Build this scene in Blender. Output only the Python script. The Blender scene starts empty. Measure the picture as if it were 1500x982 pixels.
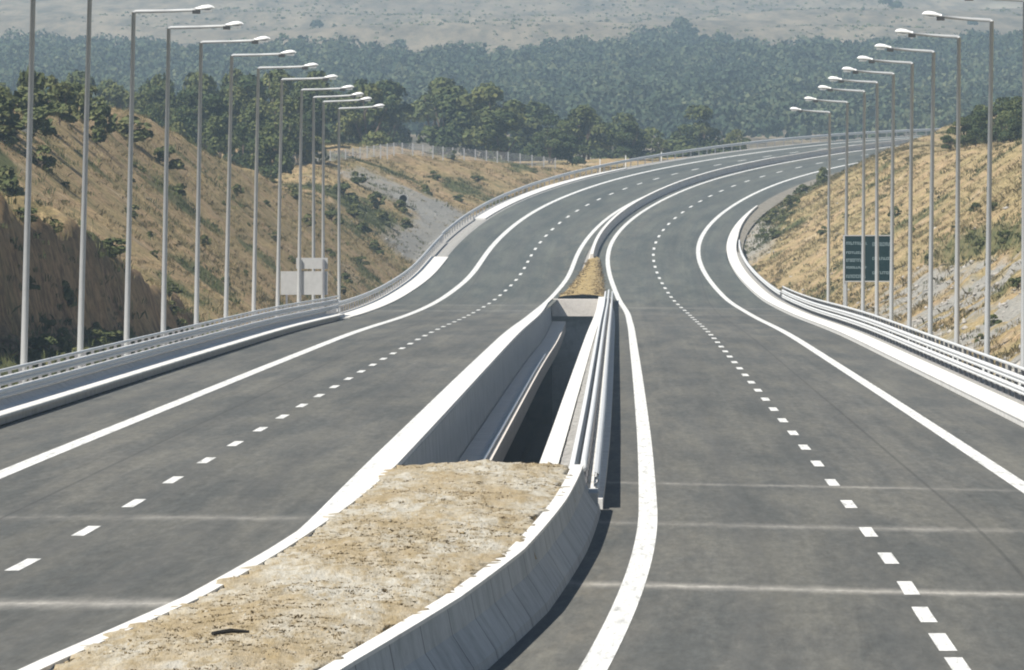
import bpy, math, random
import numpy as np
RNG = np.random.default_rng(7)
random.seed(7)
# ------------------------------------------------------------------ road alignment (metres)
TH = [.030, .0138, .0132, .0129, .0129, .0129, .0129, .0129, .0130, .0155, .0155, .04396, .08216, .13047, .21623, .28789, .35833, .43061, .50438, .57933, .654, .73]
SL = [0, 0, 0, 0, 0, -.0003, -.0025, -.0019, .0059, .01937, .03213, .04033, .04218, .04214, .0425, .037, .024, .012, .008, .008, .008, .008]
CR = [0, 0, -.003, -.0022, -.0018, -.0006, -.0006, -.0005, -.0007, -.00588, -.01474, -.02171, -.02295, -.02096, -.0189, -.01722, -.01492, -.0123, -.0096, -.007, -.005, -.003]
MD = [5.2, 5.82, 6.0, 6.02, 6.0, 5.72, 4.50, 3.033, 2.358, 2.365, 1.509, 1.50]
MS = np.array([60, 150, 250, 350, 450, 520, 580, 640, 700, 800, 1000, 1400.])
KS = 60. + 60. * np.arange(len(TH))

def herm(s, k, v):
    k = np.asarray(k, float); v = np.asarray(v, float)
    m = np.gradient(v, k); i = np.clip(np.searchsorted(k, s, side='right') - 1, 0, len(k) - 2)
    h = k[i+1] - k[i]; t = np.clip((s - k[i]) / h, 0, 1)
    return (2*t**3-3*t**2+1)*v[i] + (t**3-2*t**2+t)*h*m[i] + (-2*t**3+3*t**2)*v[i+1] + (t**3-t**2)*h*m[i+1]
DS = 2.0
SS = np.arange(0, 1260, DS)
_T = np.where(SS < 60, TH[0], herm(SS, KS, TH)); _T = np.where(SS < 150, .0134 + .00042*(150-SS), np.where(SS < 200, .0134, _T)); _L = np.where(SS < 60, 0, herm(SS, KS, SL)); _C = herm(SS, KS, CR); _M = herm(SS, MS, MD)
_i60 = int(60 / DS)
_X = np.concatenate([[0], np.cumsum(np.sin(_T[:-1]) * DS)]); _X += -.42 - np.interp(150, SS, _X)
_Y = np.concatenate([[0], np.cumsum(np.cos(_T[:-1]) * DS)]); _Y += 60 - _Y[_i60]
_Z = np.concatenate([[0], np.cumsum(_L[:-1] * DS)])

def med(s): return np.interp(s, SS, _M)
def roadz(s): return np.interp(s, SS, _Z)
def P(s, o, h=0.0):
    """road coordinates -> world: s along, o to the right of the median axis, h above the carriageway"""
    s = np.asarray(s, float); o = np.asarray(o, float)
    t = np.interp(s, SS, _T); c = np.interp(s, SS, _C)
    oc = np.clip(o, -18, 18)
    return np.stack([np.interp(s, SS, _X) + np.cos(t)*o, np.interp(s, SS, _Y) - np.sin(t)*o, roadz(s) + c*oc + h + 0*o], -1)

# ------------------------------------------------------------------ noise
def vnoise(x, y, seed=0):
    x = np.asarray(x, float); y = np.asarray(y, float)
    xi = np.floor(x); yi = np.floor(y); fx = x - xi; fy = y - yi
    fx = fx*fx*(3-2*fx); fy = fy*fy*(3-2*fy)
    def hsh(a, b):
        v = np.sin(a*127.1 + b*311.7 + seed*74.7) * 43758.5453
        return v - np.floor(v)
    return (hsh(xi, yi)*(1-fx)+hsh(xi+1, yi)*fx)*(1-fy) + (hsh(xi, yi+1)*(1-fx)+hsh(xi+1, yi+1)*fx)*fy
def fbm(x, y, seed=0, octv=4):
    a = 0; w = .5; t = 0
    for k in range(octv):
        a = a + w*vnoise(x*2**k, y*2**k, seed+k); t += w; w *= .55
    return a/t
def sstep(a, b, x): t = np.clip((np.asarray(x, float)-a)/(b-a), 0, 1); return t*t*(3-2*t)
def smin(a, b, k): h = np.clip(.5+.5*(b-a)/k, 0, 1); return b*(1-h)+a*h-k*h*(1-h)

# ------------------------------------------------------------------ terrain beside the road
def EL(s): return np.interp(s, SS, _M)/2 + 7.5 + 4.55       # where the left / right ground starts
def ER(s): return np.interp(s, SS, _M)/2 + 7.5 + np.interp(s, [560, 680], [4.4, 3.3])
HCL = ([0, 200, 300, 400, 480, 540, 580, 610, 640, 690, 720, 760, 800, 825, 860, 900, 960, 1060], [8, 8.6, 9.4, 10.6, 12.2, 12.8, 11.4, 9.2, 7.4, 8.0, 9.6, 11.5, 13.2, 12.7, 11.5, 11.6, 13.0, 14])
KCL = ([0, 400, 480, 560, 620, 680, 720, 800, 900], [.62, .7, .85, .95, .9, .7, .5, .42, .4])
HCR = ([0, 300, 400, 500, 560, 620, 700, 750, 800, 850, 905, 925, 955, 1000, 1100], [9, 9.5, 10.4, 11.7, 12.6, 11.0, 11.2, 12.0, 12.3, 13.5, 16.6, 17.6, 19.2, 20.2, 21])
KCR = ([0, 400, 560, 700, 800, 870, 925], [.72, .72, .68, .62, .5, .5, .75])
def zleft(s, L):
    s = np.asarray(s, float); L = np.asarray(L, float)
    zr = roadz(s) + np.interp(s, SS, _C)*(-EL(s))
    base = zr - .45
    k = np.interp(s, *KCL); hc = np.interp(s, *HCL)
    cut = base + .12*np.minimum(L, 1.2) + k*np.maximum(L-1.2, 0)
    # steep bare bank near the camera, running in towards the road, with flat weedy ground in front of it
    hb = np.interp(s, [200, 300, 330, 350, 362, 378, 388], [5.2, 5.2, 4.7, 3.3, 2.5, .9, 0])
    lt = np.interp(s, [200, 300, 325, 345, 360, 376, 400], [5.2, 5.0, 4.0, 2.3, 1.2, .35, .3]) + .9*(fbm(s/6, s*0+3, 5)-.5)
    bank = base + .22*np.minimum(L, lt) + hb*sstep(lt, lt+1.5, L) + .52*np.maximum(L-lt-1.4, 0)
    wb = 1-sstep(388, 440, s)
    cut = cut*(1-wb) + bank*wb
    nat = hc - .035*np.maximum(L-14, 0) + 1.0*(fbm(s/26, L/14, 11)-.5)*sstep(3, 12, L)
    z = smin(cut, nat, 1.2)
    z = z + (.9*(fbm(s/7, L/5, 21)-.5) + (.35+2.0*hb/5*(1-sstep(7, 10, L)))*(fbm(s/2.2, L/1.6, 31, 3)-.5))*sstep(.3, 4, L)
    return z
def zright(s, L):
    s = np.asarray(s, float); L = np.asarray(L, float)
    zr = roadz(s) + np.interp(s, SS, _C)*ER(s)
    base = zr - .35
    k = np.interp(s, *KCR); hc = np.interp(s, *HCR)
    cut = base + .12*np.minimum(L, .8) + k*np.maximum(L-.8, 0)
    bench = 1.1*(sstep(7.4, 8.4, L+.012*(s-400)) - .5)*(1-sstep(470, 540, s))
    cut = cut + bench*sstep(1, 5, L)
    nat = hc + .02*np.maximum(L-14, 0) + 1.0*(fbm(s/26, L/14, 41)-.5)*sstep(3, 12, L)
    z = smin(cut, nat, 1.0)
    rocky = (1-sstep(440, 520, s))*(1-sstep(6, 9, L))
    z = z + (.8*(fbm(s/7, L/5, 51)-.5) + (.35+.9*rocky)*(fbm(s/2.0, L/1.4, 61, 3)-.5))*sstep(.3, 4, L)
    return z
def PL(s, L, dz=0.0):
    q = P(s, -(EL(s)+np.asarray(L, float))); q[..., 2] = zleft(s, L)+dz; return q
def PR(s, L, dz=0.0):
    q = P(s, ER(s)+np.asarray(L, float)); q[..., 2] = zright(s, L)+dz; return q
def zfar(X, Y):
    z = np.interp(Y, [0, 570, 700, 900, 1100, 1300, 1500, 2650, 3300, 4500, 7000], [-14, -14, -4, 5, 10.5, 14, 20, 60, 92, 165, 270])
    far = sstep(1500, 2600, Y)
    return z + far*(26*(fbm(X/420, Y/600, 71)-.5) + 5*(fbm(X/70, Y/90, 75)-.5))
# ---CORE-END---

# ------------------------------------------------------------------ scene plumbing
scene = bpy.context.scene
COL = scene.collection

def tag(o, label=None, cat=None, group=None, kind=None):
    if label: o['label'] = label
    if cat: o['category'] = cat
    if group: o['group'] = group
    if kind: o['kind'] = kind
    return o
def empty(name, loc, label, cat, group=None):
    o = bpy.data.objects.new(name, None); o.location = loc; o.empty_display_size = .3; COL.objects.link(o)
    return tag(o, label, cat, group)
def base_of(parent):
    b = np.zeros(3); p = parent
    while p is not None: b = b + np.array(p.location); p = p.parent
    return b
def make_mesh(name, V, F, mat, uv=None, smooth=False, attrs=None):
    V = np.asarray(V, np.float32)
    me = bpy.data.meshes.new(name)
    if isinstance(F, np.ndarray):
        n, k = F.shape
        me.vertices.add(len(V)); me.vertices.foreach_set('co', V.ravel())
        me.loops.add(n*k); me.loops.foreach_set('vertex_index', F.astype(np.int32).ravel())
        me.polygons.add(n); me.polygons.foreach_set('loop_start', np.arange(0, n*k, k, dtype=np.int32))
        me.update(calc_edges=True)
    else:
        me.from_pydata(V.tolist(), [], F)
    if uv is not None:
        lay = me.uv_layers.new(name='UVMap')
        li = np.empty(len(me.loops), np.int32); me.loops.foreach_get('vertex_index', li)
        lay.data.foreach_set('uv', np.asarray(uv, np.float32)[li].ravel())
    for k, a in (attrs or {}).items():
        a = np.asarray(a, np.float32)
        if a.ndim == 1:
            t = me.attributes.new(k, 'FLOAT', 'POINT'); t.data.foreach_set('value', a)
        else:
            t = me.attributes.new(k, 'FLOAT_COLOR', 'POINT'); t.data.foreach_set('color', np.c_[a, np.ones(len(a))].astype(np.float32).ravel())
    if smooth: me.polygons.foreach_set('use_smooth', np.ones(len(me.polygons), bool))
    if mat: me.materials.append(mat)
    me.update()
    return me
def obj(name, V, F, mat, parent=None, **k):
    V = np.asarray(V, float)
    if parent is not None: V = V - base_of(parent)
    o = bpy.data.objects.new(name, make_mesh(name, V, F, mat, **k)); COL.objects.link(o); o.parent = parent
    return o
def local(name, V, F, mat, parent, **k):
    o = bpy.data.objects.new(name, make_mesh(name, V, F, mat, **k)); COL.objects.link(o); o.parent = parent
    return o
def grid_faces(n, m, wrap=False):
    i = np.arange(n-1)[:, None]; j = np.arange(m if wrap else m-1)[None]
    j2 = (j+1) % m
    return np.stack([i*m+j, i*m+j2, (i+1)*m+j2, (i+1)*m+j], -1).reshape(-1, 4)
def sweep(s, prof, closed=True, dz=0.0, caps=True):
    """profile points (o, h), each a number or an array over s, carried along the road"""
    s = np.asarray(s, float); n = len(s); m = len(prof)
    V = np.zeros((n, m, 3)); U = np.zeros((n, m, 2)); acc = np.zeros(n)
    for j, (o, h) in enumerate(prof):
        o = o + 0*s; h = h + 0*s
        if j: acc = acc + np.hypot(o-po, h-ph)
        V[:, j] = P(s, o, h+dz); U[:, j, 0] = acc if closed else o; U[:, j, 1] = s; po, ph = o, h
    F = grid_faces(n, m, closed).tolist()
    if closed and caps: F += [list(range(m))[::-1], [(n-1)*m+j for j in range(m)]]
    return V.reshape(-1, 3), F, U.reshape(-1, 2)
def swept(name, s, prof, mat, parent=None, closed=True, smooth=False, caps=True):
    V, F, U = sweep(s, prof, closed, 0.0, caps)
    return obj(name, V, F, mat, parent, uv=U, smooth=smooth)
def box(x0, x1, y0, y1, z0, z1):
    V = [(x, y, z) for z in (z0, z1) for y in (y0, y1) for x in (x0, x1)]
    return V, [[0, 2, 3, 1], [4, 5, 7, 6], [0, 1, 5, 4], [2, 6, 7, 3], [0, 4, 6, 2], [1, 3, 7, 5]]
def tube(pts, rad, k=8, cap=True):
    pts = np.asarray(pts, float); V = []; n = len(pts)
    for i in range(n):
        d = pts[min(i+1, n-1)] - pts[max(i-1, 0)]; d /= np.linalg.norm(d)+1e-9
        a = np.cross(d, (0, 0, 1.) if abs(d[2]) < .9 else (1., 0, 0)); a /= np.linalg.norm(a); b = np.cross(d, a)
        for j in range(k):
            t = 2*math.pi*j/k; V.append(pts[i] + rad[i]*(a*math.cos(t)+b*math.sin(t)))
    F = grid_faces(n, k, True).tolist()
    if cap: F += [list(range(k)), [(n-1)*k+j for j in range(k)][::-1]]
    return np.array(V), F
def join(parts):
    V = []; F = []; n = 0
    for v, f in parts:
        v = np.asarray(v, float); V.append(v); F += [[a+n for a in q] for q in f]; n += len(v)
    return np.concatenate(V), F
def copy_tree(o, parent=None):
    c = o.copy(); COL.objects.link(c)
    if parent is not None: c.parent = parent
    for ch in o.children: copy_tree(ch, c)
    return c

# ------------------------------------------------------------------ materials
class NT:
    def __init__(s, name):
        s.m = bpy.data.materials.new(name); s.m.use_nodes = True; s.t = s.m.node_tree
        s.b = s.t.nodes['Principled BSDF']; s.tc = None
    def n(s, typ, **k):
        x = s.t.nodes.new(typ)
        for a, v in k.items(): setattr(x, a, v)
        return x
    def l(s, a, b): s.t.links.new(a, b)
    def coord(s, which='Object'):
        if s.tc is None: s.tc = s.n('ShaderNodeTexCoord')
        return s.tc.outputs[which]
    def noise(s, scale, detail=4, rough=.55, vec=None, stretch=None, w='Object'):
        v = vec or s.coord(w)
        if stretch:
            mp = s.n('ShaderNodeMapping'); mp.inputs['Scale'].default_value = stretch; s.l(v, mp.inputs['Vector']); v = mp.outputs[0]
        x = s.n('ShaderNodeTexNoise'); x.inputs['Scale'].default_value = scale; x.inputs['Detail'].default_value = detail; x.inputs['Roughness'].default_value = rough
        s.l(v, x.inputs['Vector']); return x.outputs['Fac']
    def ramp(s, fac, stops):
        r = s.n('ShaderNodeValToRGB'); e = r.color_ramp.elements
        while len(e) < len(stops): e.new(.5)
        for a, (p, c) in zip(e, stops): a.position = p; a.color = (*c, 1) if len(c) == 3 else c
        s.l(fac, r.inputs[0]); return r.outputs[0]
    def mix(s, fac, a, b, typ='MIX'):
        x = s.n('ShaderNodeMix', data_type='RGBA', blend_type=typ)
        for k, v in ((0, fac), (6, a), (7, b)):
            if hasattr(v, 'is_linked') or hasattr(v, 'links'): s.l(v, x.inputs[k])
            else: x.inputs[k].default_value = v if not isinstance(v, tuple) else ((*v, 1) if len(v) == 3 else v)
        return x.outputs[2]
    def math(s, op, a, b=None, c=None, clamp=False):
        x = s.n('ShaderNodeMath', operation=op, use_clamp=clamp)
        for k, v in ((0, a), (1, b), (2, c)):
            if v is None: continue
            if hasattr(v, 'links'): s.l(v, x.inputs[k])
            else: x.inputs[k].default_value = v
        return x.outputs[0]
    def attr(s, name, out='Color'):
        a = s.n('ShaderNodeAttribute', attribute_name=name); return a.outputs[out]
    def bump(s, fac, strength=.4, dist=.05, prev=None):
        b = s.n('ShaderNodeBump'); b.inputs['Strength'].default_value = strength; b.inputs['Distance'].default_value = dist
        s.l(fac, b.inputs['Height'])
        if prev: s.l(prev, b.inputs['Normal'])
        s.l(b.outputs[0], s.b.inputs['Normal']); return b.outputs[0]
    def done(s, col, rough=.85, spec=.3, metal=0):
        if hasattr(col, 'links'): s.l(col, s.b.inputs['Base Color'])
        else: s.b.inputs['Base Color'].default_value = (*col, 1)
        s.b.inputs['Roughness'].default_value = rough; s.b.inputs['Specular IOR Level'].default_value = spec; s.b.inputs['Metallic'].default_value = metal
        return s.m

def asphalt(name, bands, tilt=0.0):
    q = NT(name)
    big = q.noise(.06, 3, .5, w='UV', stretch=(2.2, .22, 1))
    streak = q.noise(1.0, 3, .6, w='UV', stretch=(3.2, .012, 1))
    blot = q.noise(.6, 6, .7, w='UV', stretch=(1.1, .06, 1))
    col = q.ramp(big, [(.32, (.092, .092, .084)), (.68, (.114, .113, .103))])
    col = q.mix(.42, col, q.ramp(streak, [(.3, (.40, .40, .40)), (.7, (.62, .62, .62))]), 'OVERLAY')
    col = q.mix(.75, col, q.ramp(blot, [(.40, (.36, .38, .40)), (.5, (.5, .5, .5)), (.61, (.65, .635, .60))]), 'OVERLAY')
    sep = q.n('ShaderNodeSeparateXYZ'); q.l(q.coord('UV'), sep.inputs[0]); sv = sep.outputs['Y']; ov = sep.outputs['X']
    # older, bluer surfacing beyond the viaduct
    wob = q.noise(.4, 2, .5, w='UV', stretch=(1, .1, 1))
    fac = q.math('MULTIPLY_ADD', q.math('SUBTRACT', sv, 520), .012, .2, True)
    col = q.mix(fac, col, q.mix(.9, col, (.86, .94, .945), 'MULTIPLY'))
    edge = q.noise(.9, 4, .7, w='UV', stretch=(1.3, .3, 1))
    for s0, w, amt in bands:
        d = q.math('ABSOLUTE', q.math('SUBTRACT', q.math('MULTIPLY_ADD', ov, tilt, q.math('MULTIPLY_ADD', edge, w*.9, sv)), s0 + w*.45 + tilt*5.5*(1 if tilt > 0 else 0)))
        f = q.math('SUBTRACT', 1.0, q.math('MULTIPLY', d, 1/w), clamp=True)
        f = q.math('MULTIPLY', q.math('MULTIPLY', f, f), q.math('MULTIPLY_ADD', q.noise(.35, 4, .75, w='UV', stretch=(1, .25, 1)), 3.2, -.9, True))
        col = q.mix(q.math('MULTIPLY', f, amt, clamp=True), col, (.42, .40, .36))
    # pale dust collecting beside the median
    dn = q.noise(.8, 5, .7, w='UV', stretch=(1.2, .12, 1))
    near = q.math('SUBTRACT', 1.0, q.math('MULTIPLY', q.math('SUBTRACT', q.math('ABSOLUTE', ov), 2.0), .45), clamp=True)
    dust = q.math('MULTIPLY', near, q.ramp(dn, [(.45, (0, 0, 0)), (.75, (1, 1, 1))]))
    col = q.mix(q.math('MULTIPLY', dust, .35), col, (.24, .21, .16))
    fine = q.noise(2.4, 5, .85, w='UV', stretch=(2.4, .22, 1))
    col = q.mix(.9, col, q.ramp(fine, [(.33, (.37, .37, .37)), (.5, (.5, .5, .5)), (.68, (.66, .66, .65))]), 'OVERLAY')
    lane = q.math('FRACT', q.math('MULTIPLY', q.math('ABSOLUTE', ov), 1/1.875))
    tr = q.math('MULTIPLY', q.math('SUBTRACT', 1.0, q.math('MULTIPLY', q.math('ABSOLUTE', q.math('SUBTRACT', lane, .5)), 3.2), clamp=True), q.ramp(streak, [(.35, (.1, .1, .1)), (.7, (.5, .5, .5))]))
    col = q.mix(tr, col, (.084, .084, .080))
    seam = q.math('LESS_THAN', q.math('ABSOLUTE', q.math('SUBTRACT', q.math('ABSOLUTE', ov), 8.55)), .035)
    col = q.mix(q.math('MULTIPLY', seam, .45), col, (.05, .05, .048))
    spots = q.noise(.9, 2, .5, w='UV', stretch=(1, .12, 1))
    col = q.mix(q.ramp(spots, [(.74, (0, 0, 0)), (.78, (.55, .55, .55))]), col, (.055, .055, .052))
    q.bump(fine, .25, .01)
    return q.done(col, .93, .18)

def concrete(name, c=(.47, .46, .43), joints=0, stain=.35):
    q = NT(name)
    a = q.noise(1.1, 5, .65); b = q.noise(9, 4, .6)
    col = q.ramp(a, [(.3, tuple(x*(1-stain) for x in c)), (.5, c), (.75, tuple(min(1, x*1.12) for x in c))])
    col = q.mix(.35, col, q.ramp(b, [(.3, (.38, .38, .38)), (.7, (.62, .62, .62))]), 'OVERLAY')
    if joints:
        sep = q.n('ShaderNodeSeparateXYZ'); q.l(q.coord('UV'), sep.inputs[0])
        fr = q.math('FRACT', q.math('DIVIDE', sep.outputs['Y'], joints))
        j = q.math('LESS_THAN', q.math('ABSOLUTE', q.math('SUBTRACT', fr, .5)), .05/joints)
        dr = q.noise(.7, 4, .7, w='UV', stretch=(.25, 2.2, 1))
        col = q.mix(q.ramp(dr, [(.50, (0, 0, 0)), (.70, (.7, .7, .7))]), col, tuple(x*.6 for x in c))
        col = q.mix(q.math('MULTIPLY', j, .75), col, (.10, .10, .10))
    q.bump(b, .3, .02)
    return q.done(col, .9, .25)

def plain(name, c, rough=.5, metal=0, var=.15, scale=3, spec=.4):
    q = NT(name); a = q.noise(scale, 4, .6)
    col = q.ramp(a, [(.3, tuple(x*(1-var) for x in c)), (.7, tuple(min(1, x*(1+var)) for x in c))])
    return q.done(col, rough, spec, metal)

def paint():
    q = NT('road_paint')
    a = q.noise(5, 5, .75, w='UV', stretch=(1.6, .10, 1))
    return q.done(q.ramp(a, [(.28, (.20, .20, .19)), (.40, (.50, .50, .48)), (.56, (.72, .72, .69))]), .7, .3)

def terrain_mat(name, tan, olive):
    q = NT(name)
    n1 = q.noise(.22, 5, .65, stretch=(1, .6, 1)); n2 = q.noise(1.4, 5, .7); n3 = q.noise(5.5, 5, .8)
    c = q.ramp(n1, [(.32, (tan[0]*.62, tan[1]*.66, tan[2]*.6)), (.47, tan), (.58, (tan[0]*1.02, tan[1]*.94, tan[2]*1.02)), (.70, (min(1, tan[0]*1.22), tan[1]*1.26, tan[2]*1.5))])
    c = q.mix(q.ramp(n2, [(.46, (0, 0, 0)), (.72, (.75, .75, .75))]), c, olive)
    c = q.mix(.8, c, q.ramp(n3, [(.30, (.20, .20, .19)), (.5, (.5, .5, .5)), (.70, (.82, .81, .78))]), 'OVERLAY')
    cov = q.n('ShaderNodeSeparateColor'); q.l(q.attr('cover'), cov.inputs[0])
    n4 = q.noise(.9, 4, .7)
    def cover(ch, cc, base):
        f = q.math('MULTIPLY_ADD', n4, 1.3, -.65)
        f = q.math('MULTIPLY', q.math('ADD', q.math('MULTIPLY_ADD', cov.outputs[ch], 1.7, -.35), f), 1.0, clamp=True)
        f = q.math('MULTIPLY', f, q.math('MULTIPLY', cov.outputs[ch], 4, clamp=True))
        return q.mix(f, base, cc)
    n5 = q.noise(2.6, 5, .8); n6 = q.noise(.55, 4, .7)
    c = q.mix(.75, c, q.ramp(n5, [(.32, (.22, .23, .22)), (.5, (.5, .5, .5)), (.66, (.78, .77, .75))]), 'OVERLAY')
    c = q.mix(q.ramp(n6, [(.54, (0, 0, 0)), (.66, (.6, .6, .6))]), c, (.13, .125, .06))
    c = q.mix(q.ramp(n6, [(.30, (.55, .55, .55)), (.40, (0, 0, 0))]), c, (.40, .31, .22))
    green = q.ramp(n2, [(.3, (.055, .065, .028)), (.7, (.15, .155, .065))])
    rock = q.ramp(n3, [(.25, (.13, .13, .12)), (.5, (.29, .28, .25)), (.75, (.46, .43, .38))])
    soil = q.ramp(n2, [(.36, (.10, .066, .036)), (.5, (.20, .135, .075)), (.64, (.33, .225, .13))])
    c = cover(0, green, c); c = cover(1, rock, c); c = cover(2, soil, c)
    q.bump(n3, .6, .25); 
    return q.done(c, .95, .1)

def leaf_mat(name, stops, rnd=.5):
    q = NT(name)
    t = q.attr('tint', 'Fac'); oi = q.n('ShaderNodeObjectInfo')
    f = q.math('ADD', q.math('MULTIPLY', t, 1-rnd*.5), q.math('MULTIPLY', oi.outputs['Random'], rnd*.5))
    c = q.ramp(f, stops)
    return q.done(c, .8, .15)

M = {}
M['asphalt_left'] = asphalt('asphalt_left', [(112.5, 2.6, .8), (145.3, 2.2, .5), (520, 6, .3), (545, 4, .25)])
M['asphalt_right'] = asphalt('asphalt_right', [(117, 1.7, .8), (141.5, 2.2, .45), (164, 1.6, .45), (533, 5, .3), (500, 5, .2)], .55)
M['paint'] = paint()
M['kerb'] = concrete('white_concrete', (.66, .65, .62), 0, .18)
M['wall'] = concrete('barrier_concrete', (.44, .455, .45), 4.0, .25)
M['pale_wall'] = concrete('pale_concrete', (.60, .56, .51), 0, .2)
M['grey'] = concrete('grey_concrete', (.36, .36, .35), 0, .3)
M['steel'] = plain('galvanised_steel', (.60, .61, .61), .5, .0, .12, 4)
M['post'] = plain('dull_steel', (.22, .22, .23), .55, .3, .15, 5)
M['pole'] = plain('pole_steel', (.42, .43, .43), .5, .0, .06, 2)
M['head'] = plain('lamp_housing', (.82, .82, .80), .4, 0, .06)
M['dark'] = plain('dark_plastic', (.05, .05, .05), .6)
M['glass'] = plain('lamp_lens', (.35, .36, .36), .15, 0, .05)
M['sign'] = plain('sign_green', (.006, .022, .022), .7, 0, .1, 3, .1)
M['sign_letter'] = plain('sign_lettering', (.24, .31, .32), .5, 0, .05)
M['sign_back'] = plain('sign_back', (.45, .45, .44), .55, .2, .08)
M['gravel'] = plain('gravel', (.30, .29, .27), .95, 0, .5, 9)
M['verge'] = plain('earth_verge', (.20, .18, .145), .95, 0, .35, 2)
M['terrain_left'] = terrain_mat('dry_grass_slope', (.37, .275, .145), (.21, .185, .085))
M['terrain_right'] = terrain_mat('dry_grass_bank', (.35, .27, .145), (.245, .205, .095))
def far_mat():
    q = NT('dry_hill')
    n1 = q.noise(.006, 4, .6, stretch=(1, .35, 1)); n2 = q.noise(.09, 5, .75, stretch=(1, .09, 1))
    c = q.ramp(n1, [(.35, (.145, .12, .082)), (.65, (.19, .16, .112))])
    c = q.mix(.9, c, q.ramp(n2, [(.36, (.22, .24, .24)), (.5, (.5, .5, .5)), (.62, (.72, .71, .70))]), 'OVERLAY')
    n3 = q.noise(.24, 3, .8, stretch=(1, .08, 1)); c = q.mix(q.ramp(n3, [(.56, (0, 0, 0)), (.68, (.6, .6, .6))]), c, (.10, .10, .065))
    pz = q.noise(.012, 2, .5, stretch=(1, .12, 1))
    c = q.mix(q.ramp(pz, [(.66, (0, 0, 0)), (.70, (.8, .8, .8))]), c, (.34, .30, .22))
    return q.done(c, .95, .1)
M['far'] = far_mat()
def soil_mat():
    q = NT('dry_soil')
    n1 = q.noise(.9, 4, .6, stretch=(1, .14, 1)); n2 = q.noise(4.2, 6, .8, stretch=(1, .13, 1)); n3 = q.noise(12, 4, .8, stretch=(1, .16, 1))
    c = q.ramp(n1, [(.40, (.35, .285, .185)), (.50, (.40, .355, .27)), (.60, (.45, .425, .36))])
    c = q.mix(q.ramp(n2, [(.46, (0, 0, 0)), (.60, (.8, .8, .8))]), c, (.29, .225, .125))
    c = q.mix(q.ramp(n2, [(.30, (.7, .7, .7)), (.42, (0, 0, 0))]), c, (.50, .46, .39))
    c = q.mix(q.ramp(n3, [(.60, (0, 0, 0)), (.72, (.7, .7, .7))]), c, (.22, .165, .09))
    c = q.mix(.6, c, q.ramp(n3, [(.3, (.3, .3, .3)), (.7, (.7, .7, .7))]), 'OVERLAY')
    q.bump(n2, .8, .08)
    return q.done(c, .95, .1)
M['soil'] = soil_mat()
M['dry_grass'] = leaf_mat('dry_grass_blades', [(0, (.085, .078, .038)), (.3, (.175, .15, .072)), (.6, (.30, .24, .125)), (1, (.46, .385, .24))], .0)
M['straw'] = leaf_mat('straw_litter', [(0, (.17, .12, .06)), (.5, (.30, .23, .13)), (1, (.44, .38, .27))], .0)
M['green_grass'] = leaf_mat('green_weeds', [(0, (.045, .055, .022)), (.5, (.085, .10, .04)), (1, (.17, .17, .075))], .0)
M['leaf'] = leaf_mat('oak_leaves', [(0, (.016, .030, .018)), (.35, (.042, .062, .026)), (.65, (.092, .105, .036)), (1, (.185, .175, .062))], .55)
M['far_leaf'] = leaf_mat('far_leaves', [(0, (.018, .034, .024)), (.5, (.045, .066, .035)), (1, (.115, .125, .065))], 0)
M['shrub_leaf'] = leaf_mat('shrub_leaves', [(0, (.035, .05, .02)), (.5, (.085, .10, .038)), (1, (.18, .165, .07))], .5)
M['bark'] = plain('bark', (.10, .075, .055), .95, 0, .3, 6)
M['stick'] = plain('burnt_wood', (.02, .018, .015), .9, 0, .3, 6)
M['wire'] = plain('fence_wire', (.42, .42, .43), .6, .2, .1)
M['white'] = plain('white_plastic', (.75, .75, .73), .6, 0, .08)
M['pit'] = plain('pit_shade', (.05, .045, .04), .95, 0, .3, 1)  # near-black colour paints deep shade onto the gap's floor and lower wall
M['stone'] = plain('scree_stone', (.33, .31, .28), .95, 0, .35, 2)

# ------------------------------------------------------------------ ground, slopes
def ground():
    ys = np.unique(np.concatenate([np.arange(-40, 600, 20.), np.arange(600, 1500, 18.), np.arange(1500, 3500, 26.), np.geomspace(3500, 7000, 30)]))
    us = np.linspace(-1, 1, 121); us = np.sign(us)*np.abs(us)**1.3
    Y = ys[:, None]+0*us; X = us*(190+.17*np.maximum(Y, 0))
    Z = zfar(X, Y)
    V = np.stack([X, Y, Z], -1).reshape(-1, 3)
    o = obj('ground', V, grid_faces(len(ys), len(us)), M['far'], smooth=True)
    tag(o, kind='structure')
ground()

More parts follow.
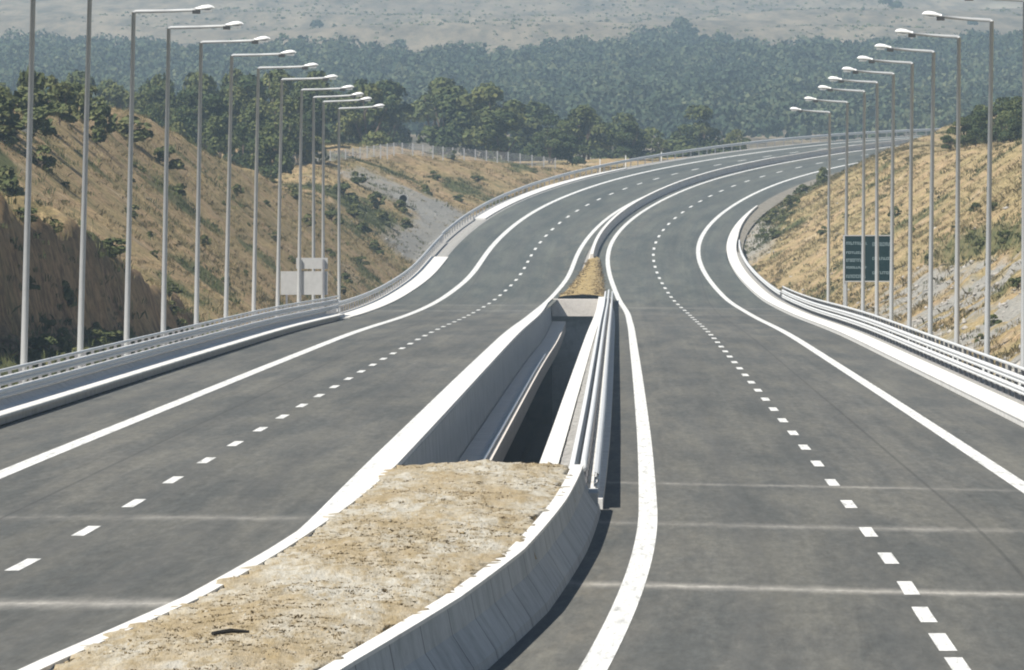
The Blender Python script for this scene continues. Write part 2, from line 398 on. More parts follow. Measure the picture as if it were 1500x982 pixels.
LS = np.concatenate([np.arange(0, 10, .26), np.arange(10, 22, .42), np.arange(22, 120, 3.0)])
def slope(name, PF, mat, coverf, s0, s1):
    s = np.arange(s0, s1, 1.5)
    V = PF(s[:, None], LS[None]); n, m = V.shape[:2]
    cov = coverf(s[:, None]+0*LS, LS[None]+0*s[:, None])
    # skirts reach down to the lower ground
    a = V[:, :1].copy(); a[..., 2] -= 12; b = V[:, -1:].copy(); b[..., 2] -= 25
    V = np.concatenate([a, V, b], 1); cov = np.concatenate([cov[:, :1], cov, cov[:, -1:]], 1)
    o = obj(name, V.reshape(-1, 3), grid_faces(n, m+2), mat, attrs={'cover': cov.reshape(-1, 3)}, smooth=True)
    return tag(o, kind='structure')
def cover_left(s, L):
    n = fbm(s/11, L/5, 101); n2 = fbm(s/4, L/3, 105)
    flat = (1-sstep(380, 436, s))
    lt = 5.0-1.2*sstep(330, 430, s)
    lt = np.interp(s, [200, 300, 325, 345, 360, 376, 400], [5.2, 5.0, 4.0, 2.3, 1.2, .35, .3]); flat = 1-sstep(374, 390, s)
    g = .75*sstep(.56, .72, n) + flat*(1-sstep(lt-.6, lt+.8, L))*(.55+.5*n2) + .75*sstep(630, 680, s)*(1-sstep(770, 800, s))*sstep(3, 5, L)*(1-sstep(9, 14, L))*sstep(.35, .6, n)
    g = g + .5*(1-sstep(395, 470, s))*sstep(10, 13, L)
    r = np.exp(-((s-748)/15)**4)*sstep(2.5, 4.2, L)*(1-sstep(10.5, 12.5, L))*.7 + .8*sstep(655, 672, s)*(1-sstep(756, 775, s))*(1-sstep(2.5, 5.5, L)) + .35*sstep(.66, .8, n2)
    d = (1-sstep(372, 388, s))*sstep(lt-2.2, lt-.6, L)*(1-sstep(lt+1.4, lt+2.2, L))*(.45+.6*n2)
    g = g*(1-np.clip(r, 0, 1))
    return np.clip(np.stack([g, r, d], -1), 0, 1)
def cover_right(s, L):
    n = fbm(s/11, L/5, 201); n2 = fbm(s/4, L/3, 205)
    line = np.exp(-((L-(7.9-.012*(s-400)))/.8)**2)*(1-sstep(470, 540, s))
    g = .65*sstep(.60, .76, n) + .8*line*(.4+n2) + .8*sstep(680, 705, s)*(1-sstep(800, 830, s))*sstep(1.0, 2.2, L)*(1-sstep(4, 6, L))*sstep(.35, .6, n2)
    r = .85*(1-sstep(470, 530, s))*(1-sstep(6.4, 7.6, L+.012*(s-400)))*sstep(.34, .58, n2) + .7*sstep(650, 690, s)*(1-sstep(760, 790, s))*(1-sstep(2.0, 4.5, L)) + .3*sstep(.66, .8, n2)
    return np.clip(np.stack([g, r, 0*g], -1), 0, 1)
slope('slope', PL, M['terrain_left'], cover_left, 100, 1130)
slope('slope', PR, M['terrain_right'], cover_right, 100, 1130)

# ------------------------------------------------------------------ carriageways
def bedL(s): return np.interp(s, [0, 82, 96, 110, 130, 149], [-3.6, -2.38, -2.05, -1.95, -1.88, -1.86])
def bedR(s): return np.interp(s, [0, 82, 96, 110, 130, 149], [-1.2, .76, 1.17, 1.46, 1.63, 1.72])
RS = np.arange(0, 1150, 2.0)
m2 = med(RS)/2
inR = np.maximum(m2-.87, .22); inL = -np.maximum(m2-.55, .22)
far = sstep(560, 600, RS)
inL = inL*(1-far) + -np.maximum(m2-.75, .22)*far
bed = 1-sstep(140, 152, RS)
inL = inL*(1-bed) + (bedL(RS)-.33)*bed; inR = np.where(RS < 149.5, bedR(RS)+.33, inR)
def road(name, o0, o1, mat, k):
    prof = [(o0+(o1-o0)*t, 0) for t in np.linspace(0, 1, 9)]
    V, F, U = sweep(RS, prof, False)
    r = obj(name, V, F, mat, uv=U); return tag(r, kind='structure')
roadL = road('road', -(m2+7.5+3.0), inL, M['asphalt_left'], 0)
roadR = road('road', inR, m2+7.5+2.35, M['asphalt_right'], 1)
def line(parent, o, w, s0=0, s1=1148, name='edge_line'):
    s = np.arange(s0, s1+.1, 2.0); mm = med(s)/2; oo = o(mm)
    return swept(name, s, [(oo-w/2, .006), (oo+w/2, .006)], M['paint'], parent, closed=False)
line(roadL, lambda m: -(m+7.5), .42); line(roadL, lambda m: -m, .34)
line(roadR, lambda m: m, .34); line(roadR, lambda m: m+7.5, .36)
WIDEN = ([80, 102, 110, 118, 128, 139], [.9, .42, .28, .2, .1, 0])
def dashes(parent, sgn, starts, ln):
    Vs = []; Us = []; F = []; n = 0
    for a in starts:
        s = np.linspace(a-ln/2, a+ln/2, 4); o = sgn*(med(s)/2+3.75+(np.interp(s, *WIDEN) if sgn > 0 else 0))
        V, f, U = sweep(s, [(o-.11, .006), (o+.11, .006)], False)
        Vs.append(V); Us.append(U); F += [[i+n for i in q] for q in f]; n += len(V)
    obj('lane_line', np.concatenate(Vs), F, M['paint'], parent, uv=np.concatenate(Us))
near_r = [74, 82, 90, 96.5, 102.3, 109.5, 117.5, 128, 139, 153, 166]
dashes(roadR, 1, near_r + list(np.arange(179.3, 1120, 13.2)), 4.3)
dashes(roadL, -1, [84, 98, 111.5] + list(np.arange(125.2, 1120, 13.75)), 4.4)

# ------------------------------------------------------------------ viaduct edges, kerbs
S_V0, S_V1 = 150.0, 566.0
sv = np.arange(S_V0, S_V1+.1, 4.0)
def thing_at(name, s, o, h, label, cat, group=None): return empty(name, tuple(P(s, o, h)), label, cat, group)
# left deck edge of the open gap
t = thing_at('deck_edge', 300, -2.2, -1.5, 'shaded grey concrete edge wall of the left carriageway along the open gap, with a ledge', 'deck edge')
mv = med(sv)/2
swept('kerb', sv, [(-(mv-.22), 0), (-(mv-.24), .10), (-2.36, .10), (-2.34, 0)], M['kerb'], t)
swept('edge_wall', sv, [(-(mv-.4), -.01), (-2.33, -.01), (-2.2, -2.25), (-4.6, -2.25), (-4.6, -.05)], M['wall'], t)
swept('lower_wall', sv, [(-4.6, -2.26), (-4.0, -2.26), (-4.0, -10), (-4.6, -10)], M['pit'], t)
swept('ledge', sv, [(-2.197, -1.5), (-1.27, -1.5), (-1.27, -2.2), (-2.197, -2.25)], M['pale_wall'], t)
pp = [(-1.44+.045*math.cos(a), -1.42+.045*math.sin(a)) for a in np.linspace(0, 2*math.pi, 8, endpoint=False)]
swept('pipe', np.arange(158, 430, 4.), pp, M['head'], t, smooth=True)
# right deck edge
t = thing_at('deck_edge', 300, 1.2, 0, 'white concrete edge strip and gravel ledge of the right carriageway beside the dark gap', 'deck edge')
eR = np.interp(sv, [150, 230, 440, 566], [.68, .74, .95, 1.0])
swept('kerb', sv, [(eR, .20), (eR+.40, .20), (eR+.40, -.5), (eR, -.5)], M['kerb'], t)
V, F, U = sweep(np.arange(S_V0, S_V1, .6), [(1.12, .16), (1.3, .18), (1.5, .17), (1.7, .16)], False)
V[:, 2] += .06*(RNG.random(len(V))-.5)
gsv = np.interp(U[:, 1], sv, eR)
obj('gravel_ledge', V + np.c_[(gsv-.68)[:, None]*.8, np.zeros((len(V), 2))], F, M['gravel'], t, uv=U)
swept('kerb', sv, [(1.69, .19), (mv-.83, .19), (mv-.83, -.02), (1.69, -.02)], M['kerb'], t)
swept('slab', sv, [(eR+.02, -.5), (mv-.85, -.03), (mv+9, -.05), (mv+9, -.7), (eR+.3, -.9)], M['grey'], t)
# end wall and the floor of the gap
t = thing_at('end_wall', 566, -.3, -1, 'pale concrete end wall closing the far end of the open gap', 'wall')
swept('upper_wall', [566, 567.5], [(-2.32, .02), (2.0, .02), (2.0, -1.15), (-2.2, -1.15)], M['pale_wall'], t)
swept('lower_wall', [567.0, 568.5], [(-2.2, -1.16), (13, -1.16), (13, -10), (-2.2, -10)], M['wall'], t)
t = thing_at('end_wall', 150, -.3, -1, 'concrete end wall at the near end of the open gap below the soil bed', 'wall')
swept('upper_wall', [147.0, 149.6], [(-2.0, .4), (2.0, .4), (2.0, -10), (-2.2, -10)], M['wall'], t)
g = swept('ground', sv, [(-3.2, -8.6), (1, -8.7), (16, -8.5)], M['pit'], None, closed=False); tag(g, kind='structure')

def kerb_strip(o_in, o_out, s0, s1, h, side, label, taper0=0, taper1=0, mat='kerb', rec=.02):
    s = np.arange(s0, s1+.1, 3.0); mm = med(s)/2+7.5
    w = np.interp(s, [s0, s0+taper0+.01, s1-taper1-.01, s1], [1 if taper0 == 0 else .15, 1, 1, 1 if taper1 == 0 else .15])
    a = side*(mm+o_in); b = side*(mm+o_in+(o_out-o_in)*w)
    o = swept('concrete_kerb', s, [(a+side*rec, -.05), (a+side*rec, h*.68), (a, h*.72), (a, h*.95), (a+side*.04, h), (b, h+.01), (b, -.05)], M[mat], None)
    return tag(o, label, 'kerb')
kerb_strip(2.98, 3.75, 0, 476, .30, -1, 'weathered white concrete kerb at the foot of the left barrier, nearest the camera', rec=.30)  # front undercut added so the kerb's foot falls into shade
o = swept('verge', np.arange(0, 470, 3.), [(-(med(np.arange(0, 470, 3.))/2+7.5+3.74), .30), (-(med(np.arange(0, 470, 3.))/2+7.5+3.92), .44), (-(med(np.arange(0, 470, 3.))/2+7.5+4.25), .44), (-EL(np.arange(0, 470, 3.))-.6, .0)], M['pale_wall'], None, closed=False); tag(o, kind='structure')
kerb_strip(2.85, 4.3, 479, 668, .06, -1, 'broad white concrete kerb strip below the grey sign backs on the left', 0, 0)
kerb_strip(3.2, 4.3, 747, 880, .12, -1, 'far white kerb strip along the left edge of the uphill bend', 0, 60)
kerb_strip(2.40, 3.22, 0, 790, .16, 1, 'long bright white concrete kerb sweeping along the right edge of the road', 0, 70)
sv2 = np.arange(0, 690, 3.)
o = swept('verge', sv2, [(med(sv2)/2+7.5+3.2, .12), (ER(sv2)+.5, .02)], M['gravel'], None, closed=False); tag(o, kind='structure')
sv2 = np.arange(468, 1140, 3.)
o = swept('verge', sv2, [(-(med(sv2)/2+7.5+2.98), .0), (-(med(sv2)/2+7.5+3.2), .03), (-EL(sv2)-.5, -.15)], M['gravel'], None, closed=False); tag(o, kind='structure')
sv2 = np.arange(690, 1140, 3.)
o = swept('verge', sv2, [(med(sv2)/2+7.5+2.33, .0), (ER(sv2)+.5, -.1)], M['verge'], None, closed=False); tag(o, kind='structure')

# ------------------------------------------------------------------ median beds and barriers
def median_bed(s0, s1, label, ds, hb):
    t = thing_at('median_bed', (s0+s1)/2, 0, 0, label, 'median strip')
    s = np.arange(s0, s1+.01, 1.0)
    for sg, b in ((-1, -bedL(s)), (1, bedR(s))):
        swept('side_wall', s, [(sg*(b+.34), -.03), (sg*(b+.30), .12), (sg*(b+.06), hb*.62), (sg*b, hb), (sg*(b-.22), hb), (sg*(b-.24), -.03)], M['wall'], t)
        swept('coping', s, [(sg*(b+.012), hb+.003), (sg*(b+.012), hb+.05), (sg*(b-.20), hb+.05), (sg*(b-.20), hb+.003)], M['kerb'], t)
    sf = np.arange(s0, s1+.01, ds); x = np.linspace(-1, 1, 71)
    l_ = bedL(sf)[:, None]+.20; r_ = bedR(sf)[:, None]-.20
    O = (l_+r_)/2+x[None]*(r_-l_)/2
    O = O+np.sign(x)[None]*np.abs(x)[None]**8*.34*np.clip(fbm(sf[:, None]*1.6, 0*O+5*np.sign(x)[None], 301)-.42, -.1, .4)*2
    V = P(sf[:, None]+0*O, O, bed_h(sf[:, None], O, x[None]))
    V[:, 0, 2] -= .25; V[:, -1, 2] -= .25; V[0, :, 2] -= .3; V[-1, :, 2] -= .35
    obj('soil', V.reshape(-1, 3), grid_faces(*V.shape[:2]), M['soil'], t, smooth=True)
    return t
def bed_h(s, o, x):
    return .84+.07*(1-x**2)+.09*(fbm(s*.55, o*1.6, 303)-.5)+.10*(fbm(s*2.3, o*5, 305)-.5)
median_bed(24, 149, 'raised median bed of dry tan soil between concrete walls in the foreground', .3, .80)
# far bed, low, tapering into the barrier
t = thing_at('median_bed', 600, 0, 0, 'small tapering patch of dry grass on the median beyond the far end of the gap', 'median strip')
sf = np.arange(567.6, 668, .6); x = np.linspace(-1, 1, 21)
lo = np.interp(sf, [567, 600, 667], [-1.95, -1.35, -.25]); hi = np.interp(sf, [567, 600, 667], [1.55, 1.35, .75])
O = lo[:, None]+(hi-lo)[:, None]*(x+1)/2
Hh = .10+.22*(1-x[None]**2)+.10*(fbm(sf[:, None]*.5, O*2, 311)-.5)
V = P(sf[:, None]+0*O, O, Hh); V[:, 0, 2] -= .3; V[:, -1, 2] -= .3; V[-1, :, 2] -= .2
M['far_soil'] = plain('dry_turf', (.33, .24, .10), .95, 0, .3, 2)
obj('soil', V.reshape(-1, 3), grid_faces(*V.shape[:2]), M['far_soil'], t, smooth=True)
V, F, U = sweep(np.arange(567.6, 1146, 3.), [(-2.6, -.06), (0, -.06), (2.6, -.06)], False)
tag(obj('median_ground', V, F, M['gravel'], uv=U), kind='structure')
sb = np.arange(664, 1146, 3.0); c = .05
t = thing_at('concrete_barrier', 760, 0, 0, 'pale concrete median barrier running up the bend between the two carriageways', 'barrier')
swept('barrier_wall', sb, [(c-.30, -.03), (c-.30, .08), (c-.17, .28), (c-.10, .58), (c+.10, .58), (c+.17, .28), (c+.30, .08), (c+.30, -.03)], M['pale_wall'], t)
sc_ = np.arange(664, 905, 3.0)
swept('coping', sc_, [(c-.13, .583), (c-.13, .63), (c+.13, .63), (c+.13, .583)], M['kerb'], t)

# ------------------------------------------------------------------ steel guard rails
WB = [(0, -.15), (.05, -.13), (.08, -.09), (.08, -.055), (.03, -.02), (.03, .02), (.08, .055), (.08, .09), (.05, .13), (0, .15)]
def wbeam(o, h, side, k=1.0):
    f = [(o-side*a, h+b*k) for a, b in WB]
    return f + [(o-side*(a-.02)+side*.0, h+b*k) for a, b in WB[::-1]]
def guardrail(s0, s1, ofun, side, beams, top, label, gap=4.0, hbase=0.0, group=None, double=0, rr=.05):
    s = np.arange(s0, s1+.1, 4.0); o = ofun(s)
    sm = (s0+s1)/2
    t = thing_at('guardrail', sm, float(ofun(np.array([sm]))[0]), 0, label, 'guardrail', group)
    for h, k in beams:
        swept('rail', s, wbeam(o, h, side, k), M['steel'], t, caps=False)
        if double: swept('rail', s, wbeam(o+side*double, h, -side, k), M['steel'], t, caps=False)
    if top:
        swept('handrail', s, [(o+side*double/2+rr*math.cos(a), top+rr*math.sin(a)) for a in np.linspace(0, 2*math.pi, 8, endpoint=False)], M['steel'], t, smooth=True)
    hh = (top or beams[0][0]+.12)
    me = make_mesh('post', *box(-.05, .05, -.06, .06, -.35, hh-.03), M['post'])
    ps = np.arange(s0+1, s1, gap)
    assert len(ps) <= 100
    q = P(ps, ofun(ps)+side*(double/2 if double else .085), 0)
    for a in q:
        p_ = bpy.data.objects.new('post', me); p_.location = tuple(a-np.array(t.location)); COL.objects.link(p_); p_.parent = t
    return t
outer = lambda d: (lambda s: med(s)/2+7.5+d)
three = [(.92, .88), (.58, .88)]
guardrail(130, 490, lambda s: -(med(s)/2+7.5+3.95), -1, three, 1.20, 'three-rail galvanised barrier along the left edge, in front of the lamp posts')
guardrail(490, 700, lambda s: -(med(s)/2+7.5+4.45), -1, [(.60, 1)], None, 'single-rail guardrail on the left from the end of the three-rail barrier to the grey slope', 4)
guardrail(700, 1096, lambda s: -(med(s)/2+7.5+4.6), -1, [(.60, 1)], None, 'guardrail rounding the outer left edge of the distant uphill bend', 4)
guardrail(170, 560, lambda s: med(s)/2+7.5+3.55, 1, [(.75, .8), (.43, .75)], 1.08, 'three-rail galvanised barrier along the right edge, in front of the lamp posts')
guardrail(560, 700, lambda s: med(s)/2+7.5+3.5, 1, [(.55, .9)], None, 'short single-rail guardrail behind the white kerb at the right-hand bend', 4)
guardrail(150.6, 563, lambda s: 1.93+0*s, -1, [(.56, .7), (.32, .5)], .73, 'three-rail barrier on the median between the gap and the right carriageway', 4.2, double=.42, rr=.065)

# ------------------------------------------------------------------ lamp posts
def lamp(name, hgt, arm, side):
    t = empty(name, (0, 0, 0), 'x', 'lamp post')
    V, F = tube([(0, 0, -.5), (0, 0, .6), (0, 0, hgt)], [.108, .104, .072], 12); local('pole', V, F, M['pole'], t, smooth=True)
    V, F = tube([(0, 0, 0), (0, 0, .5)], [.17, .17], 12); local('base_sleeve', V, F, M['pole'], t, smooth=True)
    V, F = tube([(0, 0, hgt-.02), (side*.06, 0, hgt+.03), (side*arm*.5, 0, hgt+.07), (side*arm, 0, hgt+.14)], [.07, .065, .06, .055], 8); local('arm', V, F, M['pole'], t, smooth=True)
    # cobra head: a flattened tapered shell with its lens below
    secs = [(-.08, .06, .06, 0), (.05, .11, .085, .01), (.20, .16, .125, .03), (.40, .17, .13, .05), (.54, .12, .09, .06), (.62, .04, .03, .05)]
    V = []
    for a, w, hh, dz in secs:
        for j in range(10):
            an = 2*math.pi*j/10; z = math.sin(an)*hh
            if z < 0: z *= .45
            V.append((side*(arm+a), math.cos(an)*w, hgt+.16+dz+z))
    F = grid_faces(len(secs), 10, True).tolist()+[list(range(10)), [(len(secs)-1)*10+j for j in range(10)][::-1]]
    h = local('lamp_head', V, F, M['head'], t, smooth=True)
    V, F = box(min(side*(arm+.20), side*(arm+.54)), max(side*(arm+.20), side*(arm+.54)), -.13, .13, hgt+.075, hgt+.16); local('lens', V, F, M['glass'], h)
    V, F = box(min(side*(arm-.16), side*(arm+.10)), max(side*(arm-.18), side*(arm+.12)), -.09, .09, hgt+.0, hgt+.13); local('knuckle', V, F, M['dark'], h)
    return t
ORD = ['nearest', 'second', 'third', 'fourth', 'fifth', 'sixth', 'seventh', 'eighth', 'ninth', 'tenth', 'eleventh', 'twelfth']
LL = [(241.2, .34), (266.5, .36), (291.8, .29), (315.5, .24), (340.2, .23), (365.8, .30), (393.8, .26), (421.5, .25), (449.5, .19), (471.8, .02), (487, .04), (515.2, 0)]
RL = [(264, .04), (290.5, .17), (316.2, .08), (343.2, .14), (367.5, .12), (391.8, .10), (413.5, 0), (437.2, .07), (470, .08), (509, .08)]
# row ends: the neighbours just outside the frame keep the rows going
for rows, off, side, hgt, arm, nm in ((LL, -15.2, 1, 12.75, 2.25, 'left'), (RL, 15.4, -1, 12.45, 1.85, 'right')):
    proto = None
    for i, (s, lean) in enumerate(rows):
        if proto is None: o = proto = lamp('street_lamp', hgt, arm, side)
        else: o = copy_tree(proto)
        p_ = P(s, off, 0)
        if i == 0: o.name = 'street_lamp'
        o.location = tuple(p_); o.rotation_euler = (0, math.atan2(lean, hgt), -float(np.interp(s, SS, _T))*.8)
        which = ORD[i] if i < len(rows)-1 else 'farthest'
        if i == 0: lab = 'nearest post of the %s row of tall grey lamp posts, at the frame edge' % nm
        else: lab = '%s grey lamp post from the near end of the %s row, behind the steel barrier' % (which, nm)
        if which == 'farthest': lab = 'farthest and smallest lamp post of the %s row, where its barrier ends' % nm
        tag(o, lab, 'lamp post', 'lamp posts along the %s side of the motorway' % nm)

# ------------------------------------------------------------------ road signs
def sign_right():
    p = P(462, 16.4, 0); zg = float(PR(462, 16.4-ER(462.))[2]); X, Y = float((1272-750)/12000*462), float(p[1])
    t = empty('road_sign', (X, Y, zg), 'dark green direction sign with rows of pale lettering behind the right lamp posts', 'road sign')
    z0, z1 = 2.06-zg, 4.58-zg; w = 1.34
    V, F = box(-w, w, -.03, .03, z0, z1); local('panel', V, F, M['sign'], t)
    fr = [box(-w-.05, w+.05, -.05, .045, z1, z1+.06), box(-w-.05, w+.05, -.05, .045, z0-.06, z0), box(-w-.05, -w, -.05, .045, z0, z1), box(w, w+.05, -.05, .045, z0, z1)]
    local('frame', *join(fr), M['sign_back'], t)
    rows = [(-w+.08, -.05, .16, .10), (-w+.08, -.05, .37, .07), (-w+.08, -.05, .54, .11), (-w+.08, -.05, .70, .06), (-w+.08, -.05, .90, .12), (.22, w-.06, .18, .14), (.22, w-.06, .50, .09), (.22, w-.06, .82, .09)]
    r = random.Random(4)
    for x0, x1, f, hh in rows:
        parts = []; zc = z1-(z1-z0)*f; x = x0
        while x < x1-.12:
            ln = r.uniform(.05, .10)
            k = r.random()
            parts.append(box(x, x+.03, -.036, -.031, zc-hh/2-.03, zc+hh/2+.03))
            if k < .7: parts.append(box(x+.031, x+ln, -.036, -.031, zc+hh/2-.0, zc+hh/2+.03))
            if k > .3: parts.append(box(x+.031, x+ln, -.036, -.031, zc-hh/2-.03, zc-hh/2))
            x += ln+.025
        local('lettering', *join(parts), M['sign_letter'], t)
    for x in (-w-.02, w-.1):
        V, F = box(x-.07, x+.07, .05, .17, -.8, z1+.05); local('post', V, F, M['pole'], t)
def sign_left():
    s = 470; p = P(s, -15.5, 0); zg = float(PL(s, .5)[2])
    t = empty('road_sign', (float((446-750)/12000*p[1]), float(p[1]), zg), 'pair of stacked blank grey sign backs on posts behind the left guardrail', 'road sign')
    a = p[1]/12000
    def pan(x0, x1, y0, y1, nm, dy):
        V, F = box((x0-446)*a, (x1-446)*a, dy, dy+.05, 5.2-(y1-330)*a-zg, 5.2-(y0-330)*a-zg); local(nm, V, F, M['sign_back'], t)
    pan(411, 480, 397.6, 432, 'lower_panel', -.02); pan(434, 480, 378, 394, 'upper_panel', 0)
    for x in (420, 440, 474):
        V, F = box((x-446)*a-.06, (x-446)*a+.06, -.14, -.025, -.8, 5.2-(432-330)*a-zg if x == 420 else 5.2-(380-330)*a-zg); local('post', V, F, M['post'], t)
sign_right(); sign_left()

# ------------------------------------------------------------------ vegetation
def quads(C, N, size, rng, aspect=.75):
    """leaf-sized quads at points C facing roughly along N"""
    n = len(C); N = N/np.linalg.norm(N, axis=1, keepdims=True)
    a = np.cross(N, rng.normal(size=(n, 3))); a /= np.linalg.norm(a, axis=1, keepdims=True); b = np.cross(N, a)
    s = size*(.6+.8*rng.random(n))[:, None]; a = a*s; b = b*s*aspect
    V = np.stack([C-a-b*.6, C+a*.2-b, C+a+b*.5, C-a*.3+b], 1).reshape(-1, 3)
    return V, np.arange(4*n).reshape(-1, 4)
def crown_pts(rng, H, R, nl, z0f, n, leaf):
    """uneven broadleaf crown: lobes of different size, leaves thinned between them"""
    lob = []
    for i in range(nl):
        a = rng.uniform(0, 2*math.pi); r = R*.72*math.sqrt(rng.random()); f = rng.random()
        z = H*(z0f+.10)+(H*(.88-z0f-.08))*f*(1-.45*(r/R)**2)
        lr = R*rng.uniform(.24, .46)*(1.08-.35*f)
        lob.append((math.cos(a)*r, math.sin(a)*r, min(z, H-lr*.8), lr))
    lob.append((rng.normal()*R*.1, rng.normal()*R*.1, H-R*.36, R*.36))
    lob = np.array(lob); w = lob[:, 3]**2; w /= w.sum()
    k = rng.choice(len(lob), n, p=w); d = rng.normal(size=(n, 3)); d /= np.linalg.norm(d, axis=1, keepdims=True)
    d[:, 2] = np.where(d[:, 2] < -.45, -d[:, 2], d[:, 2])
    rad = lob[k, 3]*(1.0-.38*rng.random(n)**1.6)*(.86+.26*vnoise(d[:, 0]*2.4+k*3.1, d[:, 1]*2.4+d[:, 2]*1.9, 9))
    C = lob[k, :3]+d*rad[:, None]*np.array([1, 1, .84])
    N = d+.75*rng.normal(size=(n, 3))+np.array([0, 0, .25])
    V, F = quads(C, N, leaf, rng)
    lt = rng.random(len(lob))
    tint = np.clip(.30*lt[k]+.42*rng.random(n)+.22*vnoise(C[:, 0]*1.1, C[:, 2]*1.1+C[:, 1], 17), 0, 1)
    return V, F, np.repeat(tint, 4), lob
def trunk_mesh(rng, H, lob):
    parts = [tube([(0, 0, -.6), (.05, 0, H*.2), (.1*rng.normal(), .1*rng.normal(), H*.45), (0, 0, H*.7)], [.045*H*.6, .036*H*.6, .026*H*.6, .01*H], 7)]
    for L_ in lob[:6]:
        parts.append(tube([(0, 0, H*rng.uniform(.18, .35)), (L_[0]*.5, L_[1]*.5, L_[2]*.62), tuple(L_[:3])], [.016*H, .011*H, .005*H], 5))
    return join(parts)
TREES = [(-64.9,940.8,6.1,16.4,4.2,0),(-59.4,929.2,9.5,12.8,3.7,0),(-53.7,926.1,9.8,13.2,4.1,0),(-50.2,938.6,10.3,13.1,4.6,0),(-45.6,937.1,10.3,12.0,3.9,0),(-40.7,922.7,10.2,11.9,3.9,0),(-35.1,929.0,10.5,12.8,4.4,0),(-31.5,925.5,10.3,13.1,3.7,0),(-25.9,919.5,10.3,12.4,4.2,0),(-22.3,938.0,10.8,12.5,3.8,0),(-16.8,936.6,11.2,11.2,4.4,0),(-59.8,873.6,9.6,10.6,3.7,0),(-54.0,859.3,10.1,10.5,3.7,0),(-50.7,873.4,9.7,11.6,3.9,0),(-46.0,864.1,9.9,11.9,3.8,0),(-42.4,869.1,10.1,10.5,4.2,0),(-37.3,872.6,10.3,11.5,3.7,0),(-32.5,863.8,10.9,10.7,4.6,0),(-27.8,843.9,11.5,9.6,3.8,0),(-24.6,849.7,11.4,10.4,4.5,0),(-20.5,859.7,10.8,11.1,4.5,0),(-15.0,849.7,11.3,9.0,3.7,0),(-54.9,806.5,11.6,7.1,2.8,0),(-51.5,806.1,11.9,6.3,2.6,0),(-47.9,799.8,12.1,6.8,2.5,0),(-45.4,809.9,12.0,7.0,2.8,0),(-41.5,789.4,11.9,7.3,3.2,0),(-38.3,814.7,11.9,7.0,2.8,0),(-34.2,799.3,12.3,6.9,2.5,0),(-30.9,802.3,12.3,6.6,2.9,0),(-27.1,808.8,12.4,6.9,3.1,0),(-23.1,799.4,12.7,6.9,2.7,0),(-20.3,793.4,12.8,6.5,2.7,0),(-49.9,737.3,9.3,6.7,2.6,0),(-48.2,751.3,9.8,6.6,3.0,0),(-45.0,756.1,10.3,6.2,2.8,0),(-40.3,751.3,10.1,7.2,3.3,0),(-37.0,738.3,9.5,6.8,3.0,0),(-32.1,732.3,9.7,6.7,2.4,0),(-30.0,740.5,10.1,6.3,2.7,0),(-27.3,757.3,10.9,6.8,2.6,0),(-23.8,749.8,10.8,6.0,2.6,0),(-20.3,748.0,10.6,6.8,3.1,0),(-48.0,704.3,7.5,5.7,2.1,0),(-45.9,710.0,8.1,5.2,2.2,0),(-43.5,712.9,8.4,5.6,2.1,0),(-40.9,721.6,8.9,5.0,1.9,0),(-38.3,701.4,8.1,5.9,2.3,0),(-34.8,692.8,8.0,5.9,2.4,0),(-31.3,687.4,7.7,5.9,2.6,0),(-29.1,707.2,8.7,5.8,2.2,0),(-25.8,706.5,8.7,6.3,2.4,0),(-23.6,718.8,9.4,5.2,1.9,0),(-20.5,694.2,8.2,5.9,2.4,0),(-16.0,1017.7,11.7,12.0,4.4,1),(-9.8,1017.4,12.0,12.1,5.2,1),(-3.0,1012.6,12.1,11.2,4.9,1),(2.5,1020.2,8.3,12.7,5.4,1),(9.0,1005.8,12.4,8.0,3.7,1),(14.2,1021.0,8.3,11.4,4.8,1),(20.9,1017.9,8.2,8.6,4.8,1),(-14.9,953.8,11.8,10.6,4.8,1),(-7.7,948.3,11.8,9.8,5.1,1),(-1.5,937.5,11.6,10.0,5.5,1),(4.1,954.1,12.4,6.2,3.0,1),(7.9,940.9,12.1,7.2,3.7,1),(13.3,935.9,12.5,5.0,2.9,1),(16.8,941.0,12.7,2.9,1.6,1),(-1.3,889.3,11.7,6.3,3.4,1),(4.1,882.6,11.5,4.4,2.4,1),(6.3,883.0,11.4,3.9,1.9,1),(35.0,655,11.1,1.6,1.0,2),(36.6,665,11.2,3.1,1.5,2),(38.5,670,11.2,4.2,2.1,2),(39.1,655,11.2,4.6,2.3,2),(39.9,645,11.5,4.2,2.1,2),(41.3,640,11.5,3.8,1.9,2),(36.1,640,11.3,1.8,1.0,2),(38.5,632,11.1,3.0,1.5,2),(43.2,640,11.5,3.9,1.9,2)]
TV = []
for v in range(7):
    r = np.random.default_rng(100+v); R = [.42, .46, .40, .50, .44, .52, .38][v]
    V, F, tint, lob = crown_pts(r, 1.0, R, [13, 16, 11, 15, 18, 12, 14][v], [.16, .10, .2, .06, .12, .05, .15][v], 4200, .0225)
    cm = make_mesh('crown', V, F, M['leaf'], attrs={'tint': tint}); tv, tf = trunk_mesh(r, 1.0, lob)
    TV.append((cm, make_mesh('trunk', tv, tf, M['bark']), R))
def place_tree(name, X, Y, Z, H, R, label, cat, group, v=None, mats=None):
    v = random.randrange(7) if v is None else v
    cm, tm, r0 = TV[v]; t = empty(name, (X, Y, Z-.25), label, cat, group)
    for nm, me in (('crown', cm), ('trunk', tm)):
        o = bpy.data.objects.new(nm, me); COL.objects.link(o); o.parent = t
        o.scale = (R/r0, R/r0, H) ; o.rotation_euler = (0, 0, random.uniform(0, 6.28)) if nm == 'crown' else (0, 0, 0)
    return t
